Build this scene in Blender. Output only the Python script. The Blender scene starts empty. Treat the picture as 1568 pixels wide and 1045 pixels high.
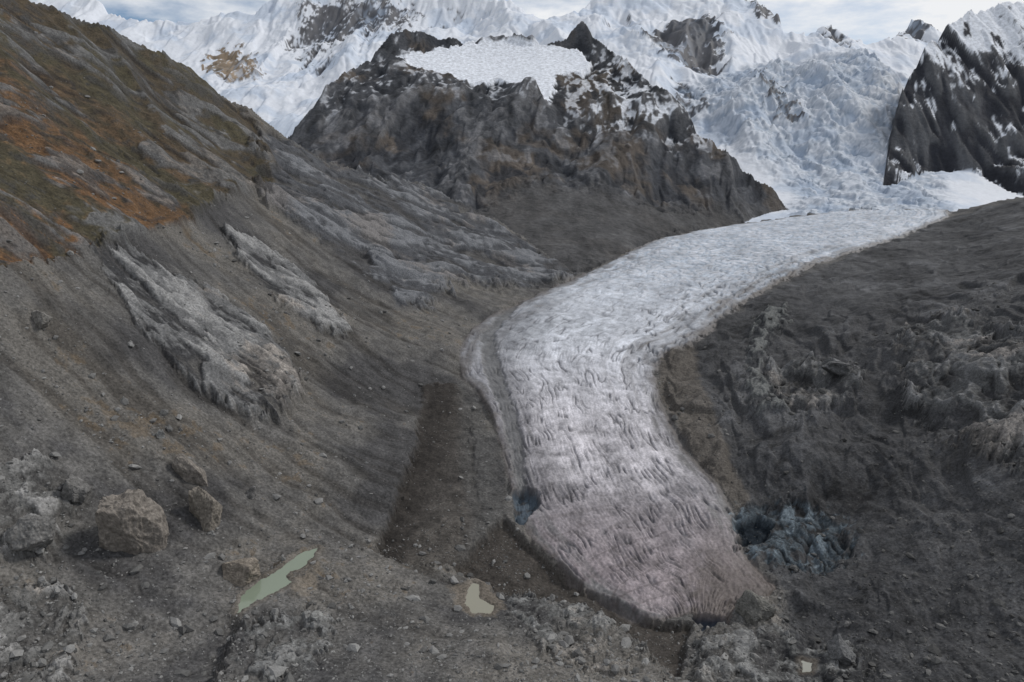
import bpy, math, time
import numpy as np
T0=time.time()
F=1045.0; CU=784.0; CV=522.5; TH=math.radians(15.0); CS=math.cos(TH); SN=math.sin(TH); H=320.0
NA,NY=1560,1640
f32=np.float32
A=np.linspace(-0.95,0.95,NA); S=np.linspace(math.log(205.),math.log(6700.),NY); Y=np.exp(S)
def cam(u,v):
    cx=(np.asarray(u,float)-CU)/F; cy=(CV-np.asarray(v,float))/F
    D=CS+cy*SN
    return cx/D,(-SN+cy*CS)/D
def sm(x,a,b):
    t=np.clip((x-a)/(b-a),0,1); return t*t*(3-2*t)
def lerp(a,b,t): return a+(b-a)*t
def table(us,rows,blur=3):
    ug=np.arange(-700,2301,10.); vg=np.arange(-300,1301,5.)
    vs=sorted(rows.keys())
    M=np.array([np.interp(ug,us,np.log(rows[v])) for v in vs])
    G=np.array([np.interp(vg,vs,M[:,i]) for i in range(len(ug))]).T
    for _ in range(blur):
        P=np.pad(G,((4,4),(3,3)),mode='edge')
        G=sum(P[i:i+G.shape[0],3:-3] for i in range(9))/9
        P=np.pad(G,((0,0),(3,3)),mode='edge')
        G=sum(P[:,i:i+G.shape[1]] for i in range(7))/7
    def f(u,v):
        x=np.clip((u+700)/10,0,len(ug)-1.001); y=np.clip((v+300)/5,0,len(vg)-1.001)
        i=x.astype(int); j=y.astype(int); fx=x-i; fy=y-j
        return np.exp(G[j,i]*(1-fx)*(1-fy)+G[j,i+1]*fx*(1-fy)+G[j+1,i]*(1-fx)*fy+G[j+1,i+1]*fx*fy)
    return f
def layer(tab,ridge,foot,back=0.55,front=0.7):
    ru,rv=zip(*ridge); fu,fv=zip(*foot)
    vs=np.arange(1240.,-260.,-3.)
    cy=(CV-vs)/F; D=CS+cy*SN; w=(-SN+cy*CS)/D
    Z=np.full((NA,NY),-3000.)
    for i,a in enumerate(A):
        u=CU+F*a*D
        ok=(vs>=np.interp(u,ru,rv))&(vs<=np.interp(u,fu,fv))
        if ok.sum()<2: continue
        k=np.where(ok)[0]
        yy=np.maximum.accumulate(tab(u[k],vs[k])); yy=yy+np.arange(len(yy))*1e-3
        zz=H+yy*w[k]
        z=np.interp(Y,yy,zz)
        z=np.where(Y>yy[-1],zz[-1]-(Y-yy[-1])*back,z)
        z=np.where(Y<yy[0],zz[0]-(yy[0]-Y)*front,z)
        Z[i]=z
    return Z
U0=[-300,0,200,400,600,750,900,1100,1300,1450,1568,1900]
t0=table(U0,{
 1150:[200,230,245,255,265,270,275,280,280,276,270,260],
 1045:[240,275,300,315,325,330,335,340,335,325,315,290],
 950:[270,310,340,370,395,405,415,425,410,390,370,330],
 850:[295,345,385,430,470,485,490,495,480,450,420,370],
 750:[320,380,430,490,550,575,580,580,560,520,480,420],
 650:[350,415,480,560,650,690,700,700,660,610,560,470],
 550:[380,455,540,650,790,860,880,880,820,740,670,550],
 500:[395,475,575,710,880,985,1020,1020,940,840,750,600],
 450:[410,500,610,780,990,1130,1220,1220,1120,1000,880,680],
 400:[430,530,660,860,1120,1300,1500,1540,1420,1300,1080,800],
 350:[450,560,710,940,1250,1500,1800,2050,1980,1900,1480,950],
 320:[460,580,740,990,1320,1600,1950,2350,2350,2300,1850,1100],
 290:[475,605,790,1060,1450,1750,2100,2500,2600,2600,2200,1300],
 250:[510,650,860,1180,1620,1950,2300,2600,2700,2700,2400,1500],
 150:[610,780,1040,1440,1900,2200,2500,2800,2900,2900,2700,2000],
 0:[780,1000,1330,1800,2300,2600,2800,3200,3300,3300,3000,2500],
 -200:[1000,1300,1700,2200,2700,2900,3100,3500,3600,3600,3300,2800]})
ridge0=[(-700,-330),(-300,-120),(0,-5),(60,5),(150,42),(190,58),(250,88),(300,118),(350,150),(385,162),(410,190),(440,215),(500,247),(560,268),(640,277),(700,310),(760,335),(800,362),(840,390),(885,420),(950,388),(1000,366),(1100,346),(1215,330),(1300,322),(1440,322),(1475,318),(1568,298),(1900,250),(2300,220)]
Z0=layer(t0,ridge0,[(-700,1300),(2300,1300)],back=0.35)
t2=table([300,600,800,900,1000,1100,1215,1400],{
 450:[1450,1450,1420,1400,1450,1650,1950,2200],
 400:[1600,1560,1500,1480,1600,1800,2080,2250],
 350:[1800,1780,1750,1760,1880,2080,2280,2350],
 300:[2000,2000,2000,2020,2120,2270,2400,2450],
 250:[2200,2220,2250,2250,2300,2400,2500,2550],
 200:[2400,2430,2450,2450,2450,2550,2650,2700],
 130:[2650,2700,2720,2720,2700,2750,2800,2850],
 90:[2800,3000,3150,3150,2900,2900,2950,3000],
 60:[2900,3080,3280,3280,3100,3000,3050,3100],
 0:[3000,3200,3400,3400,3300,3200,3200,3200]},blur=2)
ridge2=[(300,330),(400,260),(440,212),(490,152),(512,125),(545,102),(580,66),(600,50),(625,44),(650,40),(690,46),(720,52),(770,54),(800,64),(835,68),(862,54),(880,38),(892,32),(912,47),(935,64),(962,80),(985,107),(1010,142),(1050,170),(1070,207),(1110,237),(1150,264),(1190,292),(1215,328),(1225,400)]
foot2=[(-700,430),(885,430),(950,398),(1000,376),(1100,356),(1215,336),(1400,300)]
Z2=layer(t2,ridge2,foot2,back=0.8)
t3=table([1300,1440,1568,1900],{
 280:[2740,2740,2740,2700],230:[2800,2820,2800,2750],150:[2920,2960,2960,2900],80:[3050,3100,3120,3050],0:[3300,3350,3400,3300],-100:[3700,3750,3800,3700]},blur=2)
ridge3=[(1340,330),(1352,270),(1364,200),(1376,150),(1389,115),(1409,85),(1424,62),(1444,47),(1490,18),(1568,-2),(1750,-60),(2300,-150)]
foot3=[(1340,225),(1380,232),(1410,255),(1440,278),(1480,270),(1568,238),(1750,190),(2300,150)]
Z3=layer(t3,ridge3,foot3,back=0.8)
t4=table([0,300,600,900,1100,1300,1450,1568,1900],{
 350:[3000,3000,2800,2300,2060,2010,2000,2300,2300],
 320:[3100,3100,2900,2500,2360,2370,2370,2480,2480],
 290:[3200,3200,3000,2650,2550,2600,2620,2640,2640],
 250:[3300,3300,3150,2850,2750,2780,2850,2850,2850],
 200:[3450,3450,3400,3100,3000,3000,3150,3200,3200],
 150:[3900,3900,3800,3400,3250,3250,3450,3500,3500],
 125:[4300,4300,4100,3600,3450,3450,3750,3800,3800],
 100:[4550,4500,4300,3800,3650,3700,4100,4100,4100],
 60:[4900,4900,4700,4300,4200,4500,4700,4700,4700],
 30:[5200,5200,5000,4700,4600,4900,5100,5100,5100],
 0:[5500,5500,5300,5100,5000,5200,5400,5400,5400],
 -60:[5900,5900,5800,5600,5600,5700,5700,5700,5700]},blur=2)
ridge4=[(-700,-20),(60,-10),(120,0),(170,12),(195,24),(240,30),(300,26),(340,18),(390,16),(420,-2),(600,-30),(740,-10),(780,8),(850,22),(885,10),(905,-12),(1000,-30),(1140,-4),(1170,14),(1200,46),(1245,50),(1260,46),(1300,55),(1340,60),(1370,60),(1385,40),(1405,28),(1430,44),(1450,56),(1600,40),(2300,40)]
Z4=layer(t4,ridge4,[(-700,350),(2300,350)],back=0.6)
AA,YY=np.meshgrid(A,Y,indexing='ij'); SS=np.log(YY); XX=AA*YY
Ws=[(z-H)/YY for z in (Z0,Z2,Z3,Z4)]
ST=np.stack([Z0,Z2,Z3,Z4]); L=ST.argmax(0); Z=ST.max(0)
Z=np.maximum(Z,-400)
print('layers',time.time()-T0)
rng=np.random.default_rng(7)
ang=rng.random((256,256))*2*np.pi; GX=np.cos(ang).astype(f32); GY=np.sin(ang).astype(f32)
R1=rng.random((256,256)).astype(f32);R2=rng.random((256,256)).astype(f32);R3=(rng.random((256,256))*2-1).astype(f32)
def perlin(x,y,seed=0):
    x=x+seed*17.31; y=y+seed*9.77
    xf=np.floor(x); yf=np.floor(y); fx=(x-xf).astype(f32); fy=(y-yf).astype(f32)
    i=xf.astype(np.int32)&255; j=yf.astype(np.int32)&255; i1=(i+1)&255; j1=(j+1)&255
    u=fx*fx*fx*(fx*(fx*6-15)+10); v=fy*fy*fy*(fy*(fy*6-15)+10)
    n00=GX[i,j]*fx+GY[i,j]*fy; n10=GX[i1,j]*(fx-1)+GY[i1,j]*fy
    n01=GX[i,j1]*fx+GY[i,j1]*(fy-1); n11=GX[i1,j1]*(fx-1)+GY[i1,j1]*(fy-1)
    a=n00+u*(n10-n00); b=n01+u*(n11-n01)
    return (a+v*(b-a))*1.4
X=XX.astype(f32); Yf=YY.astype(f32); SP=(0.0022*YY).astype(f32)
def fbm(wl,octv=5,seed=0,gain=0.5,x=None,y=None,ridged=False,sx=1.,sy=1.,k=3.0):
    x=X if x is None else x; y=Yf if y is None else y
    out=np.zeros(x.shape,f32); amp=1.
    for o in range(octv):
        w=wl/2**o
        fade=np.clip(w*min(sx,sy)/(SP*k)-0.6,0,1)
        if fade.max()<=0: break
        p=perlin(x/(w*sx),y/(w*sy),seed+o*3)
        if ridged: p=(1-np.abs(p)*2)-0.35
        out+=amp*p*fade; amp*=gain
    return out
def facet1(x,y,seed,K):
    x=x+seed*13.7;y=y+seed*5.3
    xi=np.floor(x).astype(np.int32); yi=np.floor(y).astype(np.int32)
    sw=np.zeros(x.shape,f32); h=np.zeros(x.shape,f32)
    for ox in(-1,0,1):
        for oy in(-1,0,1):
            i=(xi+ox)&255; j=(yi+oy)&255
            dx=(x-(xi+ox)-R1[i,j]).astype(f32); dy=(y-(yi+oy)-R2[i,j]).astype(f32)
            w=np.exp(-K*(dx*dx+dy*dy))+1e-12
            h+=w*(R3[i,j]*0.6+dx*GX[i,j]*1.3+dy*GY[i,j]*1.3); sw+=w
    return h/sw
def facets(m,wl,octv=3,seed=0,angle=0.,sx=1.,sy=1.,gain=0.42,warp=0.25,K=18.):
    """blocky bedrock relief, only where mask m is non-zero"""
    out=np.zeros(AA.shape,f32); k=m>0.01
    if not k.any(): return out
    x=X[k].astype(np.float64);y=Yf[k].astype(np.float64); sp=SP[k]
    c,s=math.cos(math.radians(angle)),math.sin(math.radians(angle))
    x,y=x*c+y*s,-x*s+y*c
    x=x/sx;y=y/sy
    wx=perlin(x/wl*1.3,y/wl*1.3,seed+40)*wl*warp+perlin(x/wl*4,y/wl*4,seed+42)*wl*warp*0.35; wy=perlin(x/wl*1.3,y/wl*1.3,seed+41)*wl*warp
    o=np.zeros(x.shape,f32); amp=1.
    for q in range(octv):
        w=wl*gain**q
        f=np.clip(w*min(sx,sy)/(sp*2.5)-0.6,0,1)
        if f.max()<=0: break
        o+=amp*f*facet1((x+wx)/w,(y+wy)/w,seed+q*7,K); amp*=gain*1.2
    out[k]=o; return out
def rot(deg,x=None,y=None):
    c,s=math.cos(math.radians(deg)),math.sin(math.radians(deg))
    x=X if x is None else x; y=Yf if y is None else y
    return x*c+y*s, -x*s+y*c
da=A[1]-A[0]; ds=S[1]-S[0]
def dens(pts,step=25,closed=True):
    out=[]; n=len(pts)
    for i in range(n if closed else n-1):
        p=pts[i];q=pts[(i+1)%n]; d=math.hypot(q[0]-p[0],q[1]-p[1]); k=max(1,int(d/step))
        for j in range(k): out.append((p[0]+(q[0]-p[0])*j/k,p[1]+(q[1]-p[1])*j/k))
    if not closed: out.append(pts[-1])
    return out
def survey(pts,lay=0):
    out=[]
    for (u,v) in pts:
        a,w=cam(u,v); c=int(np.clip(round((a-A[0])/da),0,NA-1)); col=Ws[lay][c]
        h=np.where(col>=w)[0]
        j=h[0] if len(h) else int(col.argmax())
        out.append((float(a),float(S[j])))
    return out
def plan_angle(p,q):
    P=survey([p,q]); a=[(t[0]*math.exp(t[1]),math.exp(t[1])) for t in P]
    return math.degrees(math.atan2(a[1][1]-a[0][1],a[1][0]-a[0][0]))
def segdist(P,closed,sl,param=False):
    a=AA[sl].astype(f32); s=SS[sl].astype(f32)
    best=np.full(a.shape,1e9,f32); par=np.zeros(a.shape,f32); acc=0.
    n=len(P)
    for i in range(n if closed else n-1):
        p=P[i];q=P[(i+1)%n]; dx=q[0]-p[0];dy=q[1]-p[1]; l2=dx*dx+dy*dy+1e-12
        t=np.clip(((a-p[0])*dx+(s-p[1])*dy)/l2,0,1)
        d=(a-p[0]-t*dx)**2+(s-p[1]-t*dy)**2
        if param:
            ln=math.sqrt(l2)*math.exp((p[1]+q[1])/2)
            par=np.where(d<best,acc+t*ln,par); acc+=ln
        best=np.minimum(best,d)
    return (np.sqrt(best),par) if param else np.sqrt(best)
def box(P,m):
    P=np.array(P); i0=max(0,int((P[:,0].min()-m-A[0])/da)); i1=min(NA,int((P[:,0].max()+m-A[0])/da)+2)
    j0=max(0,int((P[:,1].min()-m-S[0])/ds)); j1=min(NY,int((P[:,1].max()+m-S[0])/ds)+2)
    return (slice(i0,i1),slice(j0,j1))
def sdf(pts,lay=0,m=0.05,step=28):
    P=survey(dens(pts,step),lay); sl=box(P,m)
    d=segdist(P,True,sl); a=AA[sl]; s=SS[sl]; ins=np.zeros(a.shape,bool); n=len(P)
    for i in range(n):
        p=P[i];q=P[(i+1)%n]
        if p[1]==q[1]: continue
        c=((p[1]>s)!=(q[1]>s))&(a<(q[0]-p[0])*(s-p[1])/(q[1]-p[1])+p[0]); ins^=c
    out=np.full(AA.shape,-m,f32); out[sl]=np.where(ins,d,-np.minimum(d,m)); return out
def line(pts,m=0.05,lay=0):
    P=survey(dens(pts,20,False),lay); sl=box(P,m); out=np.full(AA.shape,m,f32); out[sl]=np.minimum(segdist(P,False,sl),m); return out
wob=perlin(AA*60,SS*60,5)+0.5*perlin(AA*140,SS*140,6)+0.35*perlin(AA*300,SS*300,9)
def mask(pts,lay=0,soft=0.012,nz=0.008,step=28):
    d=sdf(pts,lay,step=step); m=sm(d+wob*nz,-soft,soft); return np.where(L==lay,m,0).astype(f32)
LE=[(1255,300),(1215,333),(1130,345),(1060,353),(1000,369),(960,389),(920,409),(885,427),(840,444),(790,467),(745,487),(715,512),(702,545),(705,578),(732,600),(752,640),(768,690),(778,740),(790,790),(815,832),(850,860),(872,885),(900,908),(930,928),(965,948),(1010,952)]
RE=[(1455,300),(1456,332),(1400,356),(1330,382),(1260,402),(1200,432),(1150,460),(1112,482),(1090,508),(1060,528),(1018,545),(1003,575),(1015,620),(1038,670),(1068,712),(1100,745),(1122,780),(1133,812),(1140,850),(1165,880),(1190,905),(1165,925),(1128,940),(1112,965)]
G=LE+[(1060,943),(1075,968)]+RE[::-1]
dG=sdf(G,0,m=0.08,step=20)
farE=sm(YY,650,1000)
ice=np.where(L==0,sm(dG+wob*(0.003+0.007*farE*sm(AA,0.1,0.2)),-0.003,0.004),0).astype(f32)
PL=survey(dens(LE,25,False)); PR=survey(dens(RE,25,False)); slG=box(PL+PR,0.05)
CL=[(1330,310),(1250,345),(1150,385),(1040,420),(960,460),(900,510),(870,560),(880,640),(910,720),(950,800),(1000,880),(1060,960),(1090,1010)]
PC=survey(dens(CL,25,False))
dL=np.zeros(AA.shape,f32);dR=dL.copy();al=dL.copy()
dL[slG]=segdist(PL,False,slG); dR[slG]=segdist(PR,False,slG)
_,al[slG]=segdist(PC,False,slG,True)
ac=dL/(dL+dR+1e-6)
print('glacier',time.time()-T0)
M={}
gpoly=[(-500,500),(-50,445),(0,427),(60,407),(130,394),(200,382),(235,362),(290,350),(330,318),(372,302),(400,290),(425,262),(405,215),(380,170),(340,152),(300,122),(200,66),(60,10),(0,0),(-400,-150)]
M['grass']=mask(gpoly,soft=0.005,nz=0.006)
crest=line([(-200,470),(0,432),(60,410),(130,396),(200,384),(235,364),(290,352),(330,320),(372,304),(395,308)],m=0.04)
M['crest']=np.where(L==0,np.exp(-crest/0.009)*sm(crest,0.04,0.02),0)
M['slabA']=mask([(150,398),(200,388),(260,428),(330,458),(400,508),(450,558),(462,598),(420,635),(380,635),(300,590),(240,535),(190,470)],soft=0.005,nz=0.016)
M['slabB']=mask([(345,350),(400,378),(470,430),(500,468),(537,515),(500,512),(440,480),(380,420)],soft=0.005,nz=0.013)
M['slabC']=mask([(395,200),(440,218),(560,272),(640,282),(700,314),(800,366),(885,422),(830,440),(760,440),(700,432),(650,475),(610,470),(560,420),(500,380),(450,340),(400,300)],soft=0.01,nz=0.02)
M['rockR']=mask([(1390,500),(1450,488),(1510,505),(1600,560),(1700,700),(1600,740),(1500,710),(1440,660),(1380,600)],soft=0.008,nz=0.03)
M['rockR2']=mask([(1170,560),(1240,548),(1320,572),(1312,622),(1240,628),(1185,612)],soft=0.006,nz=0.015)
M['rockFL']=np.maximum(mask([(-60,720),(60,705),(105,730),(110,790),(60,850),(-60,870)],soft=0.004,nz=0.012),mask([(-60,900),(90,890),(130,930),(120,1010),(70,1080),(-60,1100)],soft=0.004,nz=0.014))
M['rockFC']=np.maximum.reduce([mask([(360,1070),(385,985),(470,955),(515,965),(505,1010),(460,1070)],soft=0.006,nz=0.03),mask([(1060,1070),(1070,985),(1125,925),(1180,935),(1200,980),(1240,1000),(1300,990),(1330,1070)],soft=0.006,nz=0.03),mask([(770,935),(830,930),(920,965),(980,1010),(960,1060),(860,1040),(800,990)],soft=0.008,nz=0.035)])
M['right']=mask([(1110,482),(1200,432),(1330,380),(1440,338),(1568,302),(1900,300),(1900,1230),(1250,1230),(1190,1000),(1200,920),(1142,850),(1130,780),(1060,700),(1012,610),(1020,545),(1080,512)],soft=0.02,nz=0.01)
M['brownR']=mask([(1005,540),(1060,520),(1075,600),(1125,720),(1150,770),(1128,785),(1060,705),(1012,610)],soft=0.006,nz=0.005)
M['gorge']=mask([(690,868),(740,898),(850,920),(930,952),(990,1000),(1040,1040),(1050,990),(1060,960),(1000,952),(900,908),(860,870),(800,825),(770,795),(735,830)],soft=0.005,nz=0.005)
M['floor']=mask([(652,580),(700,585),(722,640),(730,740),(740,800),(700,868),(640,862),(570,848),(600,780),(622,720),(636,680),(642,630)],soft=0.005,nz=0.007)
lnS=line([(658,578),(656,600),(648,640),(634,680),(620,715),(600,775),(574,842)],m=0.12)
M['wedge']=M['floor']*sm(-lnS+wob*0.006,-0.075,-0.02)
M['strip']=mask([(705,585),(740,620),(755,700),(775,790),(800,835),(860,880),(860,920),(760,900),(700,862),(722,800),(705,720)],soft=0.012,nz=0.005)
M['dstreak']=mask([(780,466),(800,466),(757,520),(765,570),(792,640),(803,700),(806,755),(795,762),(782,700),(768,640),(742,575),(734,520)],soft=0.004,nz=0.004,step=15)
M['bright']=mask([(860,450),(960,400),(1100,365),(1380,335),(1300,385),(1150,440),(1060,500),(990,560),(1000,640),(1050,720),(1000,770),(900,760),(835,720),(800,640),(790,560)],soft=0.045,nz=0.012)
M['crevR']=mask([(960,560),(1000,470),(1100,430),(1200,410),(1210,430),(1120,480),(1060,530),(1010,560)],soft=0.02,nz=0.01)
dB=sdf([(440,858),(500,846),(540,846),(600,860),(690,866),(725,890),(760,905),(850,925),(930,957),(1000,1010),(1035,1070),(1040,1235),(250,1235),(360,950)],m=0.08)
dC=sdf([(1050,1060),(1062,990),(1118,925),(1180,925),(1260,985),(1330,1000),(1400,1235),(1050,1235)],m=0.08)
M['caveR']=mask([(1122,788),(1170,770),(1240,774),(1292,800),(1305,852),(1250,880),(1190,868),(1140,850)],soft=0.012,nz=0.026,step=12)
M['hollow']=mask([(1128,800),(1160,788),(1185,800),(1165,838),(1138,838)],soft=0.006,nz=0.004,step=10)
M['caveL']=mask([(786,758),(802,750),(826,764),(822,786),(800,806),(788,800)],soft=0.004,nz=0.004,step=10)
M['cliffR']=mask([(1148,520),(1165,480),(1200,468),(1205,495),(1172,530),(1168,570),(1182,600),(1205,640),(1155,645),(1143,600)],soft=0.005,nz=0.014,step=12)
M['tip']=mask([(1058,945),(1110,955),(1118,968),(1075,970)],soft=0.003,nz=0.002,step=8)
M['pit2']=mask([(1168,560),(1200,555),(1300,600),(1290,632),(1220,640),(1180,610)],soft=0.02,nz=0.005)
M['snow2']=mask([(612,90),(655,74),(720,60),(800,66),(885,72),(905,92),(892,108),(854,112),(846,140),(836,162),(824,140),(798,130),(760,120),(722,128),(688,114),(636,104)],lay=1,soft=0.003,nz=0.007,step=12)
M['dust2']=mask([(480,190),(490,140),(600,40),(700,36),(860,60),(892,20),(960,75),(1010,135),(1060,180),(1090,225),(1020,215),(950,200),(890,205),(850,180),(780,160),(700,150),(600,150),(560,160)],lay=1,soft=0.03,nz=0.02)
M['deb2']=mask([(560,430),(760,300),(800,278),(900,290),(1000,310),(1100,320),(1215,326),(1215,345),(1000,385),(885,435)],lay=1,soft=0.03,nz=0.02)
M['rock4']=np.maximum.reduce([mask(p,lay=3,soft=0.006,nz=0.02,step=12) for p in (
 [(338,72),(356,66),(382,95),(402,122),(345,130),(308,108)],
 [(1040,30),(1080,20),(1105,60),(1100,98),(1060,95),(1020,80),(985,60)],
 [(1035,118),(1060,122),(1075,165),(1045,150)],[(1150,2),(1180,18),(1195,42),(1160,30)],
 [(1160,100),(1195,130),(1222,190),(1190,180),(1170,140)],[(1368,50),(1388,26),(1408,22),(1436,42),(1400,66)],
 [(1262,44),(1290,50),(1300,70),(1270,62)])])
M['face4']=mask([(430,60),(470,10),(600,-10),(640,20),(580,80),(500,120),(455,100)],lay=3,soft=0.02,nz=0.02)
M['face4b']=mask([(400,5),(760,-10),(900,0),(1060,20),(1180,40),(1180,60),(1000,60),(800,40),(500,50)],lay=3,soft=0.03,nz=0.02)
M['fall4']=mask([(1040,130),(1120,95),(1250,80),(1370,100),(1385,200),(1440,280),(1460,350),(1200,350),(1230,300),(1150,240),(1080,180)],lay=3,soft=0.03,nz=0.01)
print('masks',time.time()-T0)
# ---------- relief ----------
l0=(L==0);l2=(L==1);l3=(L==2);l4=(L==3)
noice=1-ice
leftw=np.where(l0,sm(-AA,0.02,0.12),0)*(1-M['grass'])*(1-M['floor'])
rocks=np.clip(M['slabA']+M['slabB']+M['slabC']+M['rockR']+M['rockR2']+M['rockFL']+M['rockFC'],0,1)
p,q=rot(-14); pn=perlin(X/45,Yf/45,2)
gul=perlin(q/13+0.9*pn,p/140,11)+0.5*perlin(q/6+1.2*pn,p/70,12)*np.clip(5/(SP*2)-0.5,0,1)+0.8*perlin(q/34+0.6*pn,p/260,13)
n80=fbm(90,6,1,0.5); r40=fbm(45,5,21,0.5,ridged=True); r150=fbm(170,6,31,0.38,ridged=True)
aA=plan_angle((200,405),(440,585)); aC=plan_angle((480,300),(800,410))
mA=np.clip(M['slabA']+M['slabB'],0,1)
fA=facets(mA,30,4,1,aA,2.0,0.9); fC=facets(M['slabC'],60,4,2,aC,2.2,0.9)
mF=np.clip(M['rockR']+M['rockR2']+M['rockFL']+M['rockFC'],0,1); fF=facets(mF*(YY>520),38,4,3,75,1.5,0.9)+facets(mF*(YY<=520),19,4,3,75,1.4,0.9)
gall=np.where(l0,M['grass'],0); fG=facets(gall,55,4,4,40,2.0,0.9)
xA,yA=rot(aA); strA=1-np.abs(perlin(xA/60,yA/10+perlin(X/18,Yf/18,3)*0.7,44))*2
xC,yC=rot(aC); strC=1-np.abs(perlin(xC/130,yC/26+perlin(X/60,Yf/60,3)*1.0,45))*2
dz=np.zeros(AA.shape,f32)
dz+=l0*noice*(n80*(6-3*leftw)+fbm(9,3,61,k=2.2)*0.7)
scree=leftw*(1-rocks)*sm(YY,300,420)
dz+=scree*gul*1.8+M['crest']*5
dz+=leftw*fbm(200,2,66)*12*sm(YY,330,500)*(1-rocks)
rr=M['right']*(1-ice)
fR=facets(rr*sm(-AA,-1.2,-0.1),85,5,5,75,2.0,0.9)
xr,yr=rot(35); foldr=1-np.abs(perlin(xr/120,yr/34+perlin(X/70,Yf/70,33)*1.2,46))*2
dz+=rr*(r150*6+fR*8+foldr*2.2)*(0.5+0.5*sm(YY,400,800))*(0.35+0.65*sm(-YY,-1100,-800))
rib=1-np.abs(perlin(q/95+0.7*perlin(X/160,Yf/160,12),p/500,48))*2
dz+=M['grass']*(r40*0.5+fG*4.5+r150*5+rib*12*sm(YY,500,800))
dz+=mA*(3+fA*4.2+strA*0.4)+5*np.sqrt(np.clip(mA,0,1))
dz+=M['slabC']*(fC*8+strC*0.8+r150*9+3)
dz+=M['rockR']*(6+fF*5)+M['rockR2']*(8+fF*4)
dz+=M['rockFL']*(3+fF*3.8)+M['rockFC']*(1.2+fF*2.4)
dz+=l0*noice*(10*sm(dB+wob*0.012,0,0.025)+5*sm(dC+wob*0.012,0,0.025))
dz-=M['gorge']*7+M['floor']*9*np.exp(-lnS/0.05)
dz-=M['pit2']*16
up2=1-M['deb2']; ns2=1-M['snow2']
big=fbm(620,6,71,0.34,ridged=True,sx=0.8,sy=1.7)-0.3
wx_=perlin(X/190,Yf/300,6)
chute=1-np.abs(perlin(X/85+wx_*1.3,Yf/380+wx_,81))*2
chute2=(1-np.abs(perlin(X/36+wx_*2,Yf/150+wx_,82))*2)
fine=fbm(130,4,84,0.45,ridged=True,k=3,sx=0.7,sy=2.0)
f2=facets(l2*up2,190,5,6,80,2.0,1.0,gain=0.5,K=14); f3=facets(l3*1.0,190,5,7,-70,2.2,0.9,gain=0.5,K=14)
dz+=l2*(up2*(big*(28*ns2+8)+(f2*19+chute*3+chute2*0.8+fine*2.5)*ns2)+M['deb2']*(n80*3+chute*2))
dz+=l3*(big*22+f3*24+chute*4+chute2*1+fine*3)
rough4=np.clip(M['rock4']+M['face4']+0.5*M['face4b'],0,1)
low4=sm(YY,2500,3200)
f4=facets(l4*1.0,380,4,8,80,2.4,0.9,gain=0.45,K=16)
serz=np.clip(M['fall4']+sm(perlin(X/420,Yf/800,55),0.05,0.3)*0.8,0,1)
ser=facets(l4*serz,46,2,9,0,2.0,1.3,warp=0.5,K=22)
ser2=1-np.abs(perlin(X/38+perlin(X/90,Yf/90,2),Yf/22+perlin(X/60,Yf/60,4)*1.5,51))*2
dz+=l4*(low4*(big*46+fbm(900,3,91)*50)+f4*(27*low4+20*rough4*low4)+low4*(chute*4+fine*(1.2+10*rough4))+M['fall4']*(ser*10+ser2*3+fbm(150,3,93,0.45,sy=1.6)*18)+low4*ser*4*serz)
bul=np.sqrt(np.clip(dG,0,0.06)/0.06)
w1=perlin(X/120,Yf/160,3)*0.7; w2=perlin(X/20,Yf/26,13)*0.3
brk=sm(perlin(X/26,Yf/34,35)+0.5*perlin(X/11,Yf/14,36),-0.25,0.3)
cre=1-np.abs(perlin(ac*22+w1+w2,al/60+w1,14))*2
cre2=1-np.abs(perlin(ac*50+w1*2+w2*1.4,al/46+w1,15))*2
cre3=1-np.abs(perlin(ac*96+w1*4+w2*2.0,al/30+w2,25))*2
tr=1-np.abs(perlin(ac*22+al/60+w1*2,al/26-ac*5,16))*2
tr2=1-np.abs(perlin(ac*24-al/60+w1*2+w2*2,al/50+ac*7,19))*2
f5=np.clip(5/(SP*2)-0.5,0,1)
grn=perlin(X/2.6,Yf/4,18)*np.clip(2.6/(SP*2)-0.3,0,1)
grn2=perlin(X/6,Yf/10,28)*f5; grn3=fbm(40,4,38,0.6,k=2)
upz=sm(-al,-1500,-900)
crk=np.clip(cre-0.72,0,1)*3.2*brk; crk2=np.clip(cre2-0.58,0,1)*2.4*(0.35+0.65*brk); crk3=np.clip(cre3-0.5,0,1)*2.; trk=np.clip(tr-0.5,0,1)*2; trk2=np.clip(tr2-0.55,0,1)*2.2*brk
dz+=ice*(bul*8*np.clip(YY/700,0.8,2.0)+fbm(60,3,95)*2.6-1.7*crk-0.8*crk2-0.35*crk3+grn*0.45+grn2*0.3-upz*trk*2.4-M['crevR']*trk2*4)
dz-=M['dstreak']*3
caL=M['caveL'];caR=M['caveR'];clf=M['cliffR']
cc0=survey([(1150,900)])[0]; rad=np.hypot(AA-cc0[0],(SS-cc0[1]))*430
lay=(1-np.abs(perlin(rad/3.6+1.2*perlin(X/14,Yf/14,8),X/22,17))*2).astype(f32)
fK=facets(np.clip(caR+clf,0,1),18,3,11,60,1.8,0.9)
dz-=caL*10+M['tip']*8+M['hollow']*9
dz+=-caR*4.5+caR*(lay*1.2+fK*2.0)
dz+=clf*(6+fK*4)
Z=Z+dz
def slp(Z):
    za=np.gradient(Z,da,axis=0); zs=np.gradient(Z,ds,axis=1)
    gx_=za/YY; gy_=(zs-AA*za)/YY; return gx_,gy_,np.sqrt(gx_**2+gy_**2).astype(f32)
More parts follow.
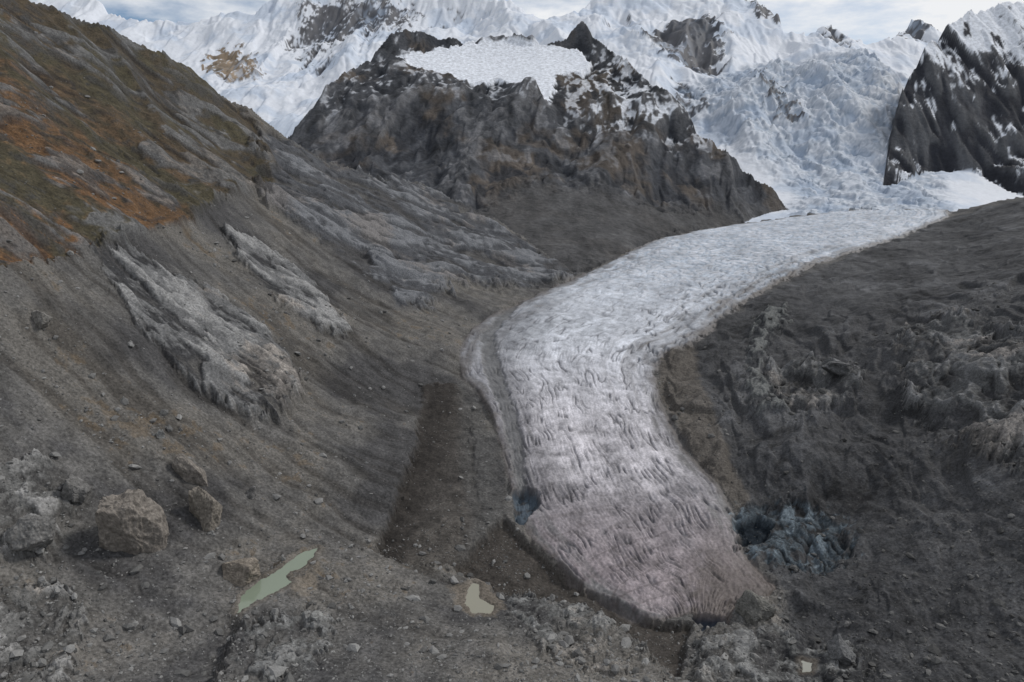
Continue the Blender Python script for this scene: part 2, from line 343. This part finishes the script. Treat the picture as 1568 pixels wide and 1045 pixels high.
for _ in range(4):     # talus relaxation of over-steep needles
    _,_,sl_=slp(Z); P=np.pad(Z,1,mode='edge')
    B=(P[:-2,1:-1]+P[2:,1:-1]+P[1:-1,:-2]+P[1:-1,2:])*0.17+(P[:-2,:-2]+P[2:,2:]+P[:-2,2:]+P[2:,:-2])*0.08
    Z=lerp(Z,B,sm(sl_,1.3,2.4)*0.8)
print('relief',time.time()-T0)
ponds=[[(365,950),(370,922),(392,904),(425,893),(448,876),(470,865),(489,865),(480,882),(470,892),(458,898),(446,896),(440,908),(452,918),(430,927),(395,938)],
 [(716,914),(724,903),(734,906),(735,928),(758,940),(752,950),(724,948),(713,934)],
 [(1227,1016),(1244,1017),(1241,1029),(1229,1029)]]
pond_geo=[];shore=np.zeros(AA.shape,f32)
for P in ponds:
    d=sdf(P,0,m=0.05,step=6)+wob*0.0028
    ins=d>0
    lev=float(np.percentile(Z[ins],50)) if ins.any() else 0
    k=sm(d,-0.03,-0.005)
    tgt=lev+np.clip(-d/0.004,-1,1)*0.9
    Z=np.where(k>0,lerp(Z,tgt,k),Z)
    PP=survey(dens(P,6)); pond_geo.append((PP,lev-0.05)); shore=np.maximum(shore,sm(d,-0.016,-0.003))
shore=np.maximum(shore*0.6,mask([(690,905),(740,895),(772,940),(760,958),(700,950)],soft=0.008,nz=0.01))
shore=np.maximum(shore,mask([(450,915),(490,890),(485,930),(450,935)],soft=0.008,nz=0.01))
gxx,gyy,slope=slp(Z)
flatw=1-0.85*sm(slope,0.7,1.5)     # plan-view grain would smear on cliffs, so it fades there
def C(*c): return np.array(c,f32)
def mix(a,b,t): return a+(b-a)*t[...,None]
ONE=np.ones(AA.shape+(3,),f32)
col=ONE*C(.102,.098,.093)
c1=fbm(130,6,101,0.6); c2=fbm(14,4,111,0.65,k=2)*flatw; c3=perlin(X/2.2,Yf/2.2,121)*np.clip(2.2/(SP*2)-0.2,0,1)*flatw
c5=fbm(60,4,141,0.7,k=1.8,sy=1.7)*(0.4+0.6*flatw)
col=mix(col,ONE*C(.130,.122,.111),sm(c1,0.0,0.5))
col=mix(col,ONE*C(.056,.055,.056),sm(c1,0.0,-0.5)*0.85)
col*=(1+0.35*c2+0.35*c3)[...,None]
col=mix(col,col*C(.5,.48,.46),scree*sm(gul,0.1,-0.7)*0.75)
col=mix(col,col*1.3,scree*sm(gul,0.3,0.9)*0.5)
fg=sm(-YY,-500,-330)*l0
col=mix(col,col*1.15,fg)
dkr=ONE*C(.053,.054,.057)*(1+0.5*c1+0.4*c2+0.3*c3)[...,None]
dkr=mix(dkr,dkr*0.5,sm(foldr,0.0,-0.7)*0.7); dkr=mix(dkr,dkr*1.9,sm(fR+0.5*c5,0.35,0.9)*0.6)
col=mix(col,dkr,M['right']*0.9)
col=mix(col,ONE*C(.105,.093,.08)*(1+0.3*c2)[...,None],M['brownR']*0.8)
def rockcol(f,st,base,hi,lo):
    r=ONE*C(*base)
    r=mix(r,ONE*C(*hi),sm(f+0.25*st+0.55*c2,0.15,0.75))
    r=mix(r,ONE*C(*lo),sm(f+0.35*st+0.55*c2,-0.15,-0.6))  # low facets and cracks darkened: crevice shade put into the rock colour
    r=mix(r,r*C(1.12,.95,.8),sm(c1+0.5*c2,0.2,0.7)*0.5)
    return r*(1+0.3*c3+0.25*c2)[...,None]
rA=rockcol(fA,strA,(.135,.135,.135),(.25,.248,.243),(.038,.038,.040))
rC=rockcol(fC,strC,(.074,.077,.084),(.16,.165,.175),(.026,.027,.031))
rF=rockcol(fF,c5*0,(.135,.133,.128),(.26,.255,.247),(.038,.037,.036))
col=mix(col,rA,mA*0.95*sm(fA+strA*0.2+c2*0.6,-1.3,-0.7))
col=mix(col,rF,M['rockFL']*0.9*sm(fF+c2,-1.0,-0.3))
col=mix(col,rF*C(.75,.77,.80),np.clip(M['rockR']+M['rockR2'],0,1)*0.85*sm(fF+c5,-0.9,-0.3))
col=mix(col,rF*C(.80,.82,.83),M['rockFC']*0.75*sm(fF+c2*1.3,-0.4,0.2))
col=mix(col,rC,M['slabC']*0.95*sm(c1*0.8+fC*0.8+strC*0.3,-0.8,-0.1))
gr=ONE*C(.064,.051,.034)
gr=mix(gr,ONE*C(.125,.068,.033),sm(c1*0.9+0.8*c2+0.2,0.0,0.55)*sm(-YY,-1100,-600))
gr=mix(gr,ONE*C(.060,.054,.033),sm(c1,0,-0.4)*0.7)
rg=np.clip(sm(fG+0.6*c5+c1*0.5,0.22,0.5)*0.85+sm(slope,0.95,1.5)*0.7,0,1)
gr=mix(gr,rockcol(fG,rib,(.052,.053,.055),(.12,.12,.12),(.022,.022,.024)),rg*0.9)
gr*=(1+0.4*c3+0.4*c2)[...,None]
col=mix(col,gr,M['grass'])
col=mix(col,ONE*C(.11,.078,.045),leftw*(1-rocks)*sm(c2+c1,0.8,1.2)*0.5)
col=mix(col,ONE*C(.066,.059,.052)*(1+0.4*c2)[...,None],M['floor']*0.8)
col=mix(col,ONE*C(.030,.026,.023)*(1+0.3*c2)[...,None],M['wedge']*0.85)  # brown valley floor, its shade by the slope foot painted into the colour
col=mix(col,ONE*C(.078,.076,.073)*(1+0.4*c2+0.3*c3)[...,None],M['strip']*0.7)
col=mix(col,ONE*C(.046,.039,.033)*(1+0.3*c2)[...,None],M['gorge']*0.8)
col=mix(col,ONE*C(.19,.16,.125),shore*0.6)
# glacier
icc=ONE*C(.475,.495,.535)
lowt=sm(-YY,-1000,-600)
icc=mix(icc,ONE*C(.49,.468,.49),lowt)
icc=mix(icc,icc*0.52,(1-M['bright'])*sm(-YY,-1700,-1000))
broad=perlin(ac*7+w1*0.5,al/600,27)
icc*=(1+0.3*broad*sm(-YY,-1800,-1000))[...,None]
snt=sm(-YY,-620,-450)
icc=mix(icc,ONE*C(.245,.208,.215),snt*0.9)
icc=mix(icc,ONE*C(.25,.31,.38),upz*sm(tr+c2*0.4,0.2,0.8)*0.55)
icc=mix(icc,ONE*C(.14,.15,.17),M['crevR']*sm(tr2+0.3*c2,0.4,0.85)*0.7*brk)  # right-margin crevasses: their shade painted into the colour
drt=sm(np.abs(ac-0.5)*2+0.35*perlin(al/60,ac*20,22),0.80,1.04)
stripe=sm(perlin(ac*24,al/400,23)+0.3*c2,0.0,0.4)
icc=mix(icc,ONE*C(.15,.145,.145),np.clip(drt*0.8+0.5*stripe*sm(np.abs(ac-0.45),0.10,0.40),0,1)*sm(-YY,-2000,-1300))
icc=mix(icc,ONE*C(.06,.06,.07),np.clip(crk*0.75*sm(-YY,-1500,-900)+crk2*0.45*sm(-YY,-1200,-750)+crk3*0.25*sm(-YY,-900,-600),0,0.85))  # shade inside the crevasses, painted into the ice colour
bands=sm(np.abs(perlin(al/17+0.4*perlin(ac*3,al/50,4),ac*1.2,24)),0.10,0.0)*snt
icc=mix(icc,ONE*C(.10,.085,.085),bands*0.6)
icc*=(1+0.3*c2+0.3*c3+0.15*c1+0.3*grn+0.2*grn2+0.2*grn3)[...,None]
icc=mix(icc,ONE*C(.11,.11,.11)*(1+0.3*c2)[...,None],M['dstreak']*0.85)
icc=mix(icc,ONE*C(.09,.078,.07),sm(-dG+wob*0.005,-0.016,0.0)*0.8)
icc=mix(icc,ONE*C(.11,.092,.082),sm(AA+0.02*wob,0.27,0.34)*sm(-YY,-560,-440)*0.8)
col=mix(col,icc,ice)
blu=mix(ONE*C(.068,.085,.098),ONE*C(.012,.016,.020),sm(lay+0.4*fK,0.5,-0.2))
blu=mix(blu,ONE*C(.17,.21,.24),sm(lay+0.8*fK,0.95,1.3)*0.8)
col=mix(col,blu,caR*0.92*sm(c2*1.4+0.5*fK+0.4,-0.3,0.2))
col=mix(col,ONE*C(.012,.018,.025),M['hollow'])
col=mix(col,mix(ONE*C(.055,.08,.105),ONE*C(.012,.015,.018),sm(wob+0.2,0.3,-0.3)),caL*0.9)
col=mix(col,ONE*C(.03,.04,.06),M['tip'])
col=mix(col,mix(ONE*C(.15,.155,.15),ONE*C(.035,.037,.04),sm(fK,0.15,-0.3)),clf*0.85)
c4=fbm(300,6,131,0.6)
mr=ONE*C(.060,.063,.070)
mr=mix(mr,ONE*C(.086,.070,.056),sm(c4+0.3*sm(AA,-0.1,0.15)-0.1,0.0,0.5)*0.8)
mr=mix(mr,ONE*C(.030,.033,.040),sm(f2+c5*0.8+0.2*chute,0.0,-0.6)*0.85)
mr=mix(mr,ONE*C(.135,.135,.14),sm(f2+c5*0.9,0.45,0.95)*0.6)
mr*=(1+0.5*c5)[...,None]
mr=mix(mr,(ONE*C(.062,.061,.061))*(1+0.35*c5+0.2*chute)[...,None],M['deb2']*0.9)
SNW=ONE*C(.66,.685,.73)
heavy=sm(AA,0.06,0.16)
pf=perlin(X/16,Yf/30,19)+0.6*perlin(X/9,Yf/18,29)
s2=np.clip(M['snow2']*3+M['dust2']*sm(c5*0.9-slope*0.5+0.26+0.40*heavy+0.5*pf-0.25*chute,0.0,0.35)*(0.5+0.35*heavy),0,1)
mr=mix(mr,SNW,s2)
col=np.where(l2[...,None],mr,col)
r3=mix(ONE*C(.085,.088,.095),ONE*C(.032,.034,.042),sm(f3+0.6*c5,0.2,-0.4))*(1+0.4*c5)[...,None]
zt=sm(Z,480,1050)
s3=sm(c5*0.9-slope*0.55+0.56+1.05*zt+0.4*pf-0.25*chute,0.0,0.3)
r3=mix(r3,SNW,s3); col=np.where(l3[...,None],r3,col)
s4=sm(c5*0.4-slope*0.4+1.5-1.55*M['rock4']-0.75*M['face4']-0.45*M['face4b']+0.5*pf*rough4+0.3*f4*rough4,0.0,0.35)
r4=mix(ONE*C(.11,.11,.118),ONE*C(.22,.17,.12),sm(-AA,0.3,0.35)*M['rock4'])*(1+0.5*c5)[...,None]
r4=mix(r4,SNW,s4)
r4=mix(r4,ONE*C(.48,.515,.57),M['fall4']*0.75*s4)
r4=mix(r4,ONE*C(.20,.25,.31),M['fall4']*np.clip(sm(ser+0.4*c5,0.1,-0.4)*0.65+sm(ser2+0.3*c5,0.45,0.9)*0.45,0,0.85))
r4=mix(r4,ONE*C(.47,.53,.62),l4*serz*sm(ser+0.6*c5,-0.05,-0.5)*0.6)
r4=mix(r4,r4*C(.80,.85,.91),sm(c4,0.1,-0.5)*1.0)  # bluish snow shade painted into the colour in noise patches
col=np.where(l4[...,None],r4,col)
col=np.clip(col,0.012,0.9)
rgh=np.where(l2,1-0.9*s2,np.where(l3,1-0.85*s3,1.0))   # relief weight: smooth on snow
print('colour',time.time()-T0)
def node(nt,t,**k):
    n=nt.nodes.new(t)
    for a,b in k.items(): setattr(n,a,b)
    return n
def material(name,s1,amp,bscale,bdist,bstr,rough=0.9,spec=0.2):
    m=bpy.data.materials.new(name); m.use_nodes=True; nt=m.node_tree; nt.nodes.clear(); lk=nt.links.new
    o=node(nt,'ShaderNodeOutputMaterial'); b=node(nt,'ShaderNodeBsdfPrincipled'); lk(b.outputs[0],o.inputs[0])
    at=node(nt,'ShaderNodeAttribute',attribute_name='Col'); tc=node(nt,'ShaderNodeTexCoord')
    n1=node(nt,'ShaderNodeTexNoise'); n1.inputs['Scale'].default_value=s1; n1.inputs['Detail'].default_value=6; n1.inputs['Roughness'].default_value=0.72
    lk(tc.outputs['Object'],n1.inputs['Vector'])
    mr=node(nt,'ShaderNodeMapRange'); mr.inputs[1].default_value=0.3;mr.inputs[2].default_value=0.7;mr.inputs[3].default_value=1-amp;mr.inputs[4].default_value=1+amp
    lk(n1.outputs['Fac'],mr.inputs[0])
    vm=node(nt,'ShaderNodeVectorMath',operation='SCALE'); lk(at.outputs['Color'],vm.inputs[0]); lk(mr.outputs[0],vm.inputs['Scale'])
    lk(vm.outputs[0],b.inputs['Base Color'])
    b.inputs['Roughness'].default_value=rough; b.inputs['Specular IOR Level'].default_value=spec
    n2=node(nt,'ShaderNodeTexNoise'); n2.inputs['Scale'].default_value=bscale; n2.inputs['Detail'].default_value=6; n2.inputs['Roughness'].default_value=0.68
    lk(tc.outputs['Object'],n2.inputs['Vector'])
    ml=node(nt,'ShaderNodeMath',operation='MULTIPLY'); ml.inputs[1].default_value=bstr; lk(at.outputs['Alpha'],ml.inputs[0])
    bp=node(nt,'ShaderNodeBump'); bp.inputs['Distance'].default_value=bdist; lk(ml.outputs[0],bp.inputs['Strength'])
    lk(n2.outputs['Fac'],bp.inputs['Height']); lk(bp.outputs[0],b.inputs['Normal'])
    return m
mats={'ground':material('moraine_rubble',0.5,0.6,0.22,2.6,0.8),
 'grassy_hillside':material('alpine_grass_and_rock',0.4,0.6,0.2,2.6,0.8),
 'glacier':material('glacier_ice',0.45,0.3,0.4,0.9,0.5,0.6,0.3),
 'rocky_mountain':material('mountain_rock',0.08,0.4,0.05,9,0.8),
 'rocky_mountain.001':material('mountain_rock_snowy',0.08,0.3,0.05,8,0.7),
 'snowy_mountain':material('snow_and_ice',0.05,0.08,0.03,5,0.4,0.7)}
lab=np.zeros(AA.shape,np.int8)
lab[ice>0.5]=2; lab[(M['grass']>0.5)]=1; lab[l2]=3; lab[l3]=4; lab[l4]=5
names=['ground','grassy_hillside','glacier','rocky_mountain','rocky_mountain.001','snowy_mountain']
idx=np.arange(NA*NY).reshape(NA,NY)
quad=np.stack([idx[:-1,:-1],idx[1:,:-1],idx[1:,1:],idx[:-1,1:]],-1).reshape(-1,4)
fl=lab[:-1,:-1].reshape(-1)
V=np.stack([XX,YY,Z],-1).reshape(-1,3).astype(f32)
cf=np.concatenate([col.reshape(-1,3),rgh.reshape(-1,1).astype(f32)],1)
def mkmesh(name,v,q,c,mat,smooth=True):
    me=bpy.data.meshes.new(name); n=q.shape[1]
    me.vertices.add(len(v)); me.vertices.foreach_set('co',v.astype(f32).ravel())
    me.loops.add(q.size); me.loops.foreach_set('vertex_index',q.astype(np.int32).ravel())
    me.polygons.add(len(q)); me.polygons.foreach_set('loop_start',np.arange(0,q.size,n,dtype=np.int32))
    me.polygons.foreach_set('loop_total',np.full(len(q),n,np.int32))
    me.polygons.foreach_set('use_smooth',np.full(len(q),smooth,bool))
    me.update(calc_edges=True)
    ca=me.color_attributes.new('Col','FLOAT_COLOR','POINT'); ca.data.foreach_set('color',c.astype(f32).ravel())
    me.materials.append(mat); ob=bpy.data.objects.new(name,me); bpy.context.collection.objects.link(ob); return ob
for k,nm in enumerate(names):
    qq=quad[fl==k]; mk=np.zeros(NA*NY,bool); mk[qq.ravel()]=True; uq=np.where(mk)[0]; rm=np.zeros(NA*NY,np.int32); rm[uq]=np.arange(len(uq))
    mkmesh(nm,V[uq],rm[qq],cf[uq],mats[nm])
print('mesh',time.time()-T0)
def water(name,c):
    wm=bpy.data.materials.new(name); wm.use_nodes=True; b=wm.node_tree.nodes['Principled BSDF']
    b.inputs['Base Color'].default_value=(*c,1); b.inputs['Roughness'].default_value=0.12; b.inputs['Specular IOR Level'].default_value=0.4
    nn=wm.node_tree.nodes.new('ShaderNodeTexNoise'); nn.inputs['Scale'].default_value=0.6; bb=wm.node_tree.nodes.new('ShaderNodeBump'); bb.inputs['Strength'].default_value=0.1; bb.inputs['Distance'].default_value=0.2
    wm.node_tree.links.new(nn.outputs['Fac'],bb.inputs['Height']); wm.node_tree.links.new(bb.outputs[0],b.inputs['Normal']); return wm
wms=[water('meltwater',(.20,.235,.175)),water('muddy_meltwater',(.26,.25,.195)),water('pale_meltwater',(.3,.3,.26))]
for i,(PP,lev) in enumerate(pond_geo):
    pts=np.array([(a*math.exp(s),math.exp(s)) for a,s in PP])
    t=np.roll(pts,-1,0)-np.roll(pts,1,0); nrm=np.stack([t[:,1],-t[:,0]],-1); nrm/=np.linalg.norm(nrm,axis=1)[:,None]+1e-9
    area=0.5*np.sum(pts[:,0]*np.roll(pts[:,1],-1)-pts[:,1]*np.roll(pts[:,0],-1)); nrm*=np.sign(area)
    pts=pts+nrm*1.2
    me=bpy.data.meshes.new('meltwater_pond'); me.from_pydata([(x,y,lev) for x,y in pts],[],[list(range(len(pts)))]); me.materials.append(wms[i])
    ob=bpy.data.objects.new('meltwater_pond' if i==0 else 'meltwater_pond.%03d'%i,me); bpy.context.collection.objects.link(ob)
def ico():
    t=(1+5**.5)/2
    v=np.array([(-1,t,0),(1,t,0),(-1,-t,0),(1,-t,0),(0,-1,t),(0,1,t),(0,-1,-t),(0,1,-t),(t,0,-1),(t,0,1),(-t,0,-1),(-t,0,1)])/math.sqrt(1+t*t)
    f=np.array([(0,11,5),(0,5,1),(0,1,7),(0,7,10),(0,10,11),(1,5,9),(5,11,4),(11,10,2),(10,7,6),(7,1,8),(3,9,4),(3,4,2),(3,2,6),(3,6,8),(3,8,9),(4,9,5),(2,4,11),(6,2,10),(8,6,7),(9,8,1)])
    return v,f
iv,if_=ico()
wgt=(l0&(YY<1000)&(np.abs(AA)<0.92))*(1-ice)*(1-shore)*(1-0.6*M['grass'])*YY**1.2*(0.2+sm(c1+c2*0.6,0.0,0.7)+0.8*M['rockFL']+1.2*fg)
wgt=wgt.ravel(); wgt/=wgt.sum(); N=26000
pick=rng.choice(NA*NY,N,p=wgt)
sz=np.clip(0.34*(rng.pareto(2.2,N)+1),0.33,3.8)
ctr=V[pick].astype(float)
th=rng.random(N)*6.283; tx=rng.normal(0,0.4,N)
vv=iv[None]*(1+rng.normal(0,0.2,(N,12,1)))*(sz[:,None,None]*np.stack([rng.uniform(.8,1.5,N),rng.uniform(.6,1.1,N),rng.uniform(.45,.85,N)],-1)[:,None,:])
c_,s_=np.cos(th)[:,None],np.sin(th)[:,None]; ct,stn=np.cos(tx)[:,None],np.sin(tx)[:,None]
y1=vv[...,1]*ct-vv[...,2]*stn; z1=vv[...,1]*stn+vv[...,2]*ct
vv=np.stack([vv[...,0]*c_-y1*s_,vv[...,0]*s_+y1*c_,z1],-1)+ctr[:,None,:]+np.array([0,0,0.1])*sz[:,None,None]
ff=(if_[None]+np.arange(N)[:,None,None]*12).reshape(-1,3)
g=rng.uniform(.08,.25,N)*np.where(M['right'].ravel()[pick]>0.5,0.6,1.0)
cc=np.stack([g,g*.985,g*.95,np.ones(N)],-1)[:,None,:].repeat(12,1).reshape(-1,4)
mkmesh('scattered_stones',vv.reshape(-1,3),ff,cc,material('stone',1.2,0.3,0.8,0.6,0.6),False)
from mathutils import noise as mn, Vector
import bmesh
bm_mat=material('boulder_rock',0.6,0.4,0.5,1.2,0.8)
def boulder(i,u,v,wpx,hpx,tint,seed):
    a,s=survey([(u,v)])[0]; ci=int((a-A[0])/da); cj=int((s-S[0])/ds); y=math.exp(s); x=a*y; z=Z[ci,cj]
    dist=math.sqrt(x*x+y*y+(H-z)**2); r=wpx/2/F*dist; h=hpx/2/F*dist
    bm=bmesh.new(); bmesh.ops.create_icosphere(bm,subdivisions=6,radius=1)
    r0=np.random.default_rng(seed)
    pl=[(Vector(r0.normal(0,1,3)).normalized(),r0.uniform(0.45,0.85)) for _ in range(16)]
    for vt in bm.verts:
        p=vt.co.copy(); sc=1.0
        for n_,d_ in pl:
            dd=p.dot(n_)
            if dd>d_: sc=min(sc,d_/dd)
        p=p*(sc*1.15)
        q_=p*1.3+Vector((seed*3.1,0,0))
        rm_=mn.ridged_multi_fractal(q_,0.9,2.2,5,1.0,2.0)
        stt=p.dot(Vector((0.5,0.35,0.8)))*4+mn.noise(p*2.5+Vector((seed,0,0)))*2.2
        ledge=abs((stt%1.0)-0.5)*2
        k=0.88+0.09*rm_+0.03*ledge+0.12*mn.noise(q_*1.5)+0.03*mn.noise(q_*9)
        vt.co=Vector((p.x*r*k,p.y*r*0.9*k,p.z*h*1.1*k))
    me=bpy.data.meshes.new('boulder'); bm.to_mesh(me); bm.free()
    ca=me.color_attributes.new('Col','FLOAT_COLOR','POINT')
    cl=np.ones((len(me.vertices),4),f32)
    for j,vt in enumerate(me.vertices):
        k=0.5+0.5*mn.fractal(vt.co*(0.35),0.8,2.2,5); cl[j,:3]=np.array(tint)*(0.45+0.85*k)
    ca.data.foreach_set('color',cl.ravel()); me.materials.append(bm_mat)
    ob=bpy.data.objects.new('boulder' if i==0 else 'boulder.%03d'%i,me); ob.location=(x,y,z+h*0.05); ob.rotation_euler=(0.2,-0.2,seed); bpy.context.collection.objects.link(ob)
for i,b_ in enumerate([(195,820,84,130,(.21,.188,.165),1),(315,795,52,80,(.21,.188,.16),2),(300,742,42,64,(.20,.18,.158),12),(362,888,54,50,(.23,.20,.165),3),(55,830,60,64,(.17,.165,.158),4),(745,893,30,26,(.16,.16,.16),5),(248,680,14,16,(.24,.24,.23),6),
  (1155,955,54,50,(.16,.155,.14),7),(1285,1015,42,42,(.14,.14,.14),8),(66,508,30,26,(.19,.18,.165),9),(1285,578,46,22,(.13,.13,.13),10),(488,975,28,22,(.24,.24,.23),11),(600,862,14,8,(.33,.33,.32),13),(120,760,34,54,(.16,.155,.148),14),(385,760,22,26,(.15,.145,.14),15)]):
    boulder(i,*b_)
el,az=math.radians(42),math.radians(66)
sd=bpy.data.lights.new('sun','SUN'); sd.energy=2.0; sd.angle=math.radians(10); sd.color=(1,.965,.91)
so=bpy.data.objects.new('sun',sd); bpy.context.collection.objects.link(so)
dirv=Vector((math.sin(az)*math.cos(el),math.cos(az)*math.cos(el),math.sin(el)))
so.rotation_euler=dirv.to_track_quat('Z','Y').to_euler()
w=bpy.data.worlds.new('World'); bpy.context.scene.world=w; w.use_nodes=True; nt=w.node_tree; nt.nodes.clear(); lk=nt.links.new
o=node(nt,'ShaderNodeOutputWorld'); sky=node(nt,'ShaderNodeTexSky'); sky.sky_type='NISHITA'; sky.sun_disc=False; sky.sun_elevation=el; sky.sun_rotation=az; sky.altitude=2300
b1=node(nt,'ShaderNodeBackground'); b1.inputs['Strength'].default_value=0.09; lk(sky.outputs[0],b1.inputs[0])
b2=node(nt,'ShaderNodeBackground'); b2.inputs[0].default_value=(.96,.975,1,1); b2.inputs['Strength'].default_value=0.90
tc=node(nt,'ShaderNodeTexCoord'); mp=node(nt,'ShaderNodeMapping'); mp.inputs['Scale'].default_value=(1,1,3.5)
nz=node(nt,'ShaderNodeTexNoise'); nz.inputs['Scale'].default_value=3.2; nz.inputs['Detail'].default_value=9; nz.inputs['Roughness'].default_value=0.6
mr_=node(nt,'ShaderNodeMapRange'); mr_.inputs[1].default_value=0.38; mr_.inputs[2].default_value=0.57
mx=node(nt,'ShaderNodeMixShader')
lk(tc.outputs['Generated'],mp.inputs[0]); lk(mp.outputs[0],nz.inputs['Vector']); lk(nz.outputs['Fac'],mr_.inputs[0]); lk(mr_.outputs[0],mx.inputs[0]); lk(b1.outputs[0],mx.inputs[1]); lk(b2.outputs[0],mx.inputs[2]); lk(mx.outputs[0],o.inputs[0])
cd=bpy.data.cameras.new('camera'); cd.sensor_width=36; cd.lens=36*F/1568; cd.clip_start=1; cd.clip_end=60000
co=bpy.data.objects.new('camera',cd); co.location=(0,0,H); co.rotation_euler=(math.pi/2-TH,0,0); bpy.context.collection.objects.link(co)
sc=bpy.context.scene; sc.camera=co; sc.view_settings.view_transform='Standard'; sc.view_settings.look='None'; sc.view_settings.exposure=0
print('done',time.time()-T0)
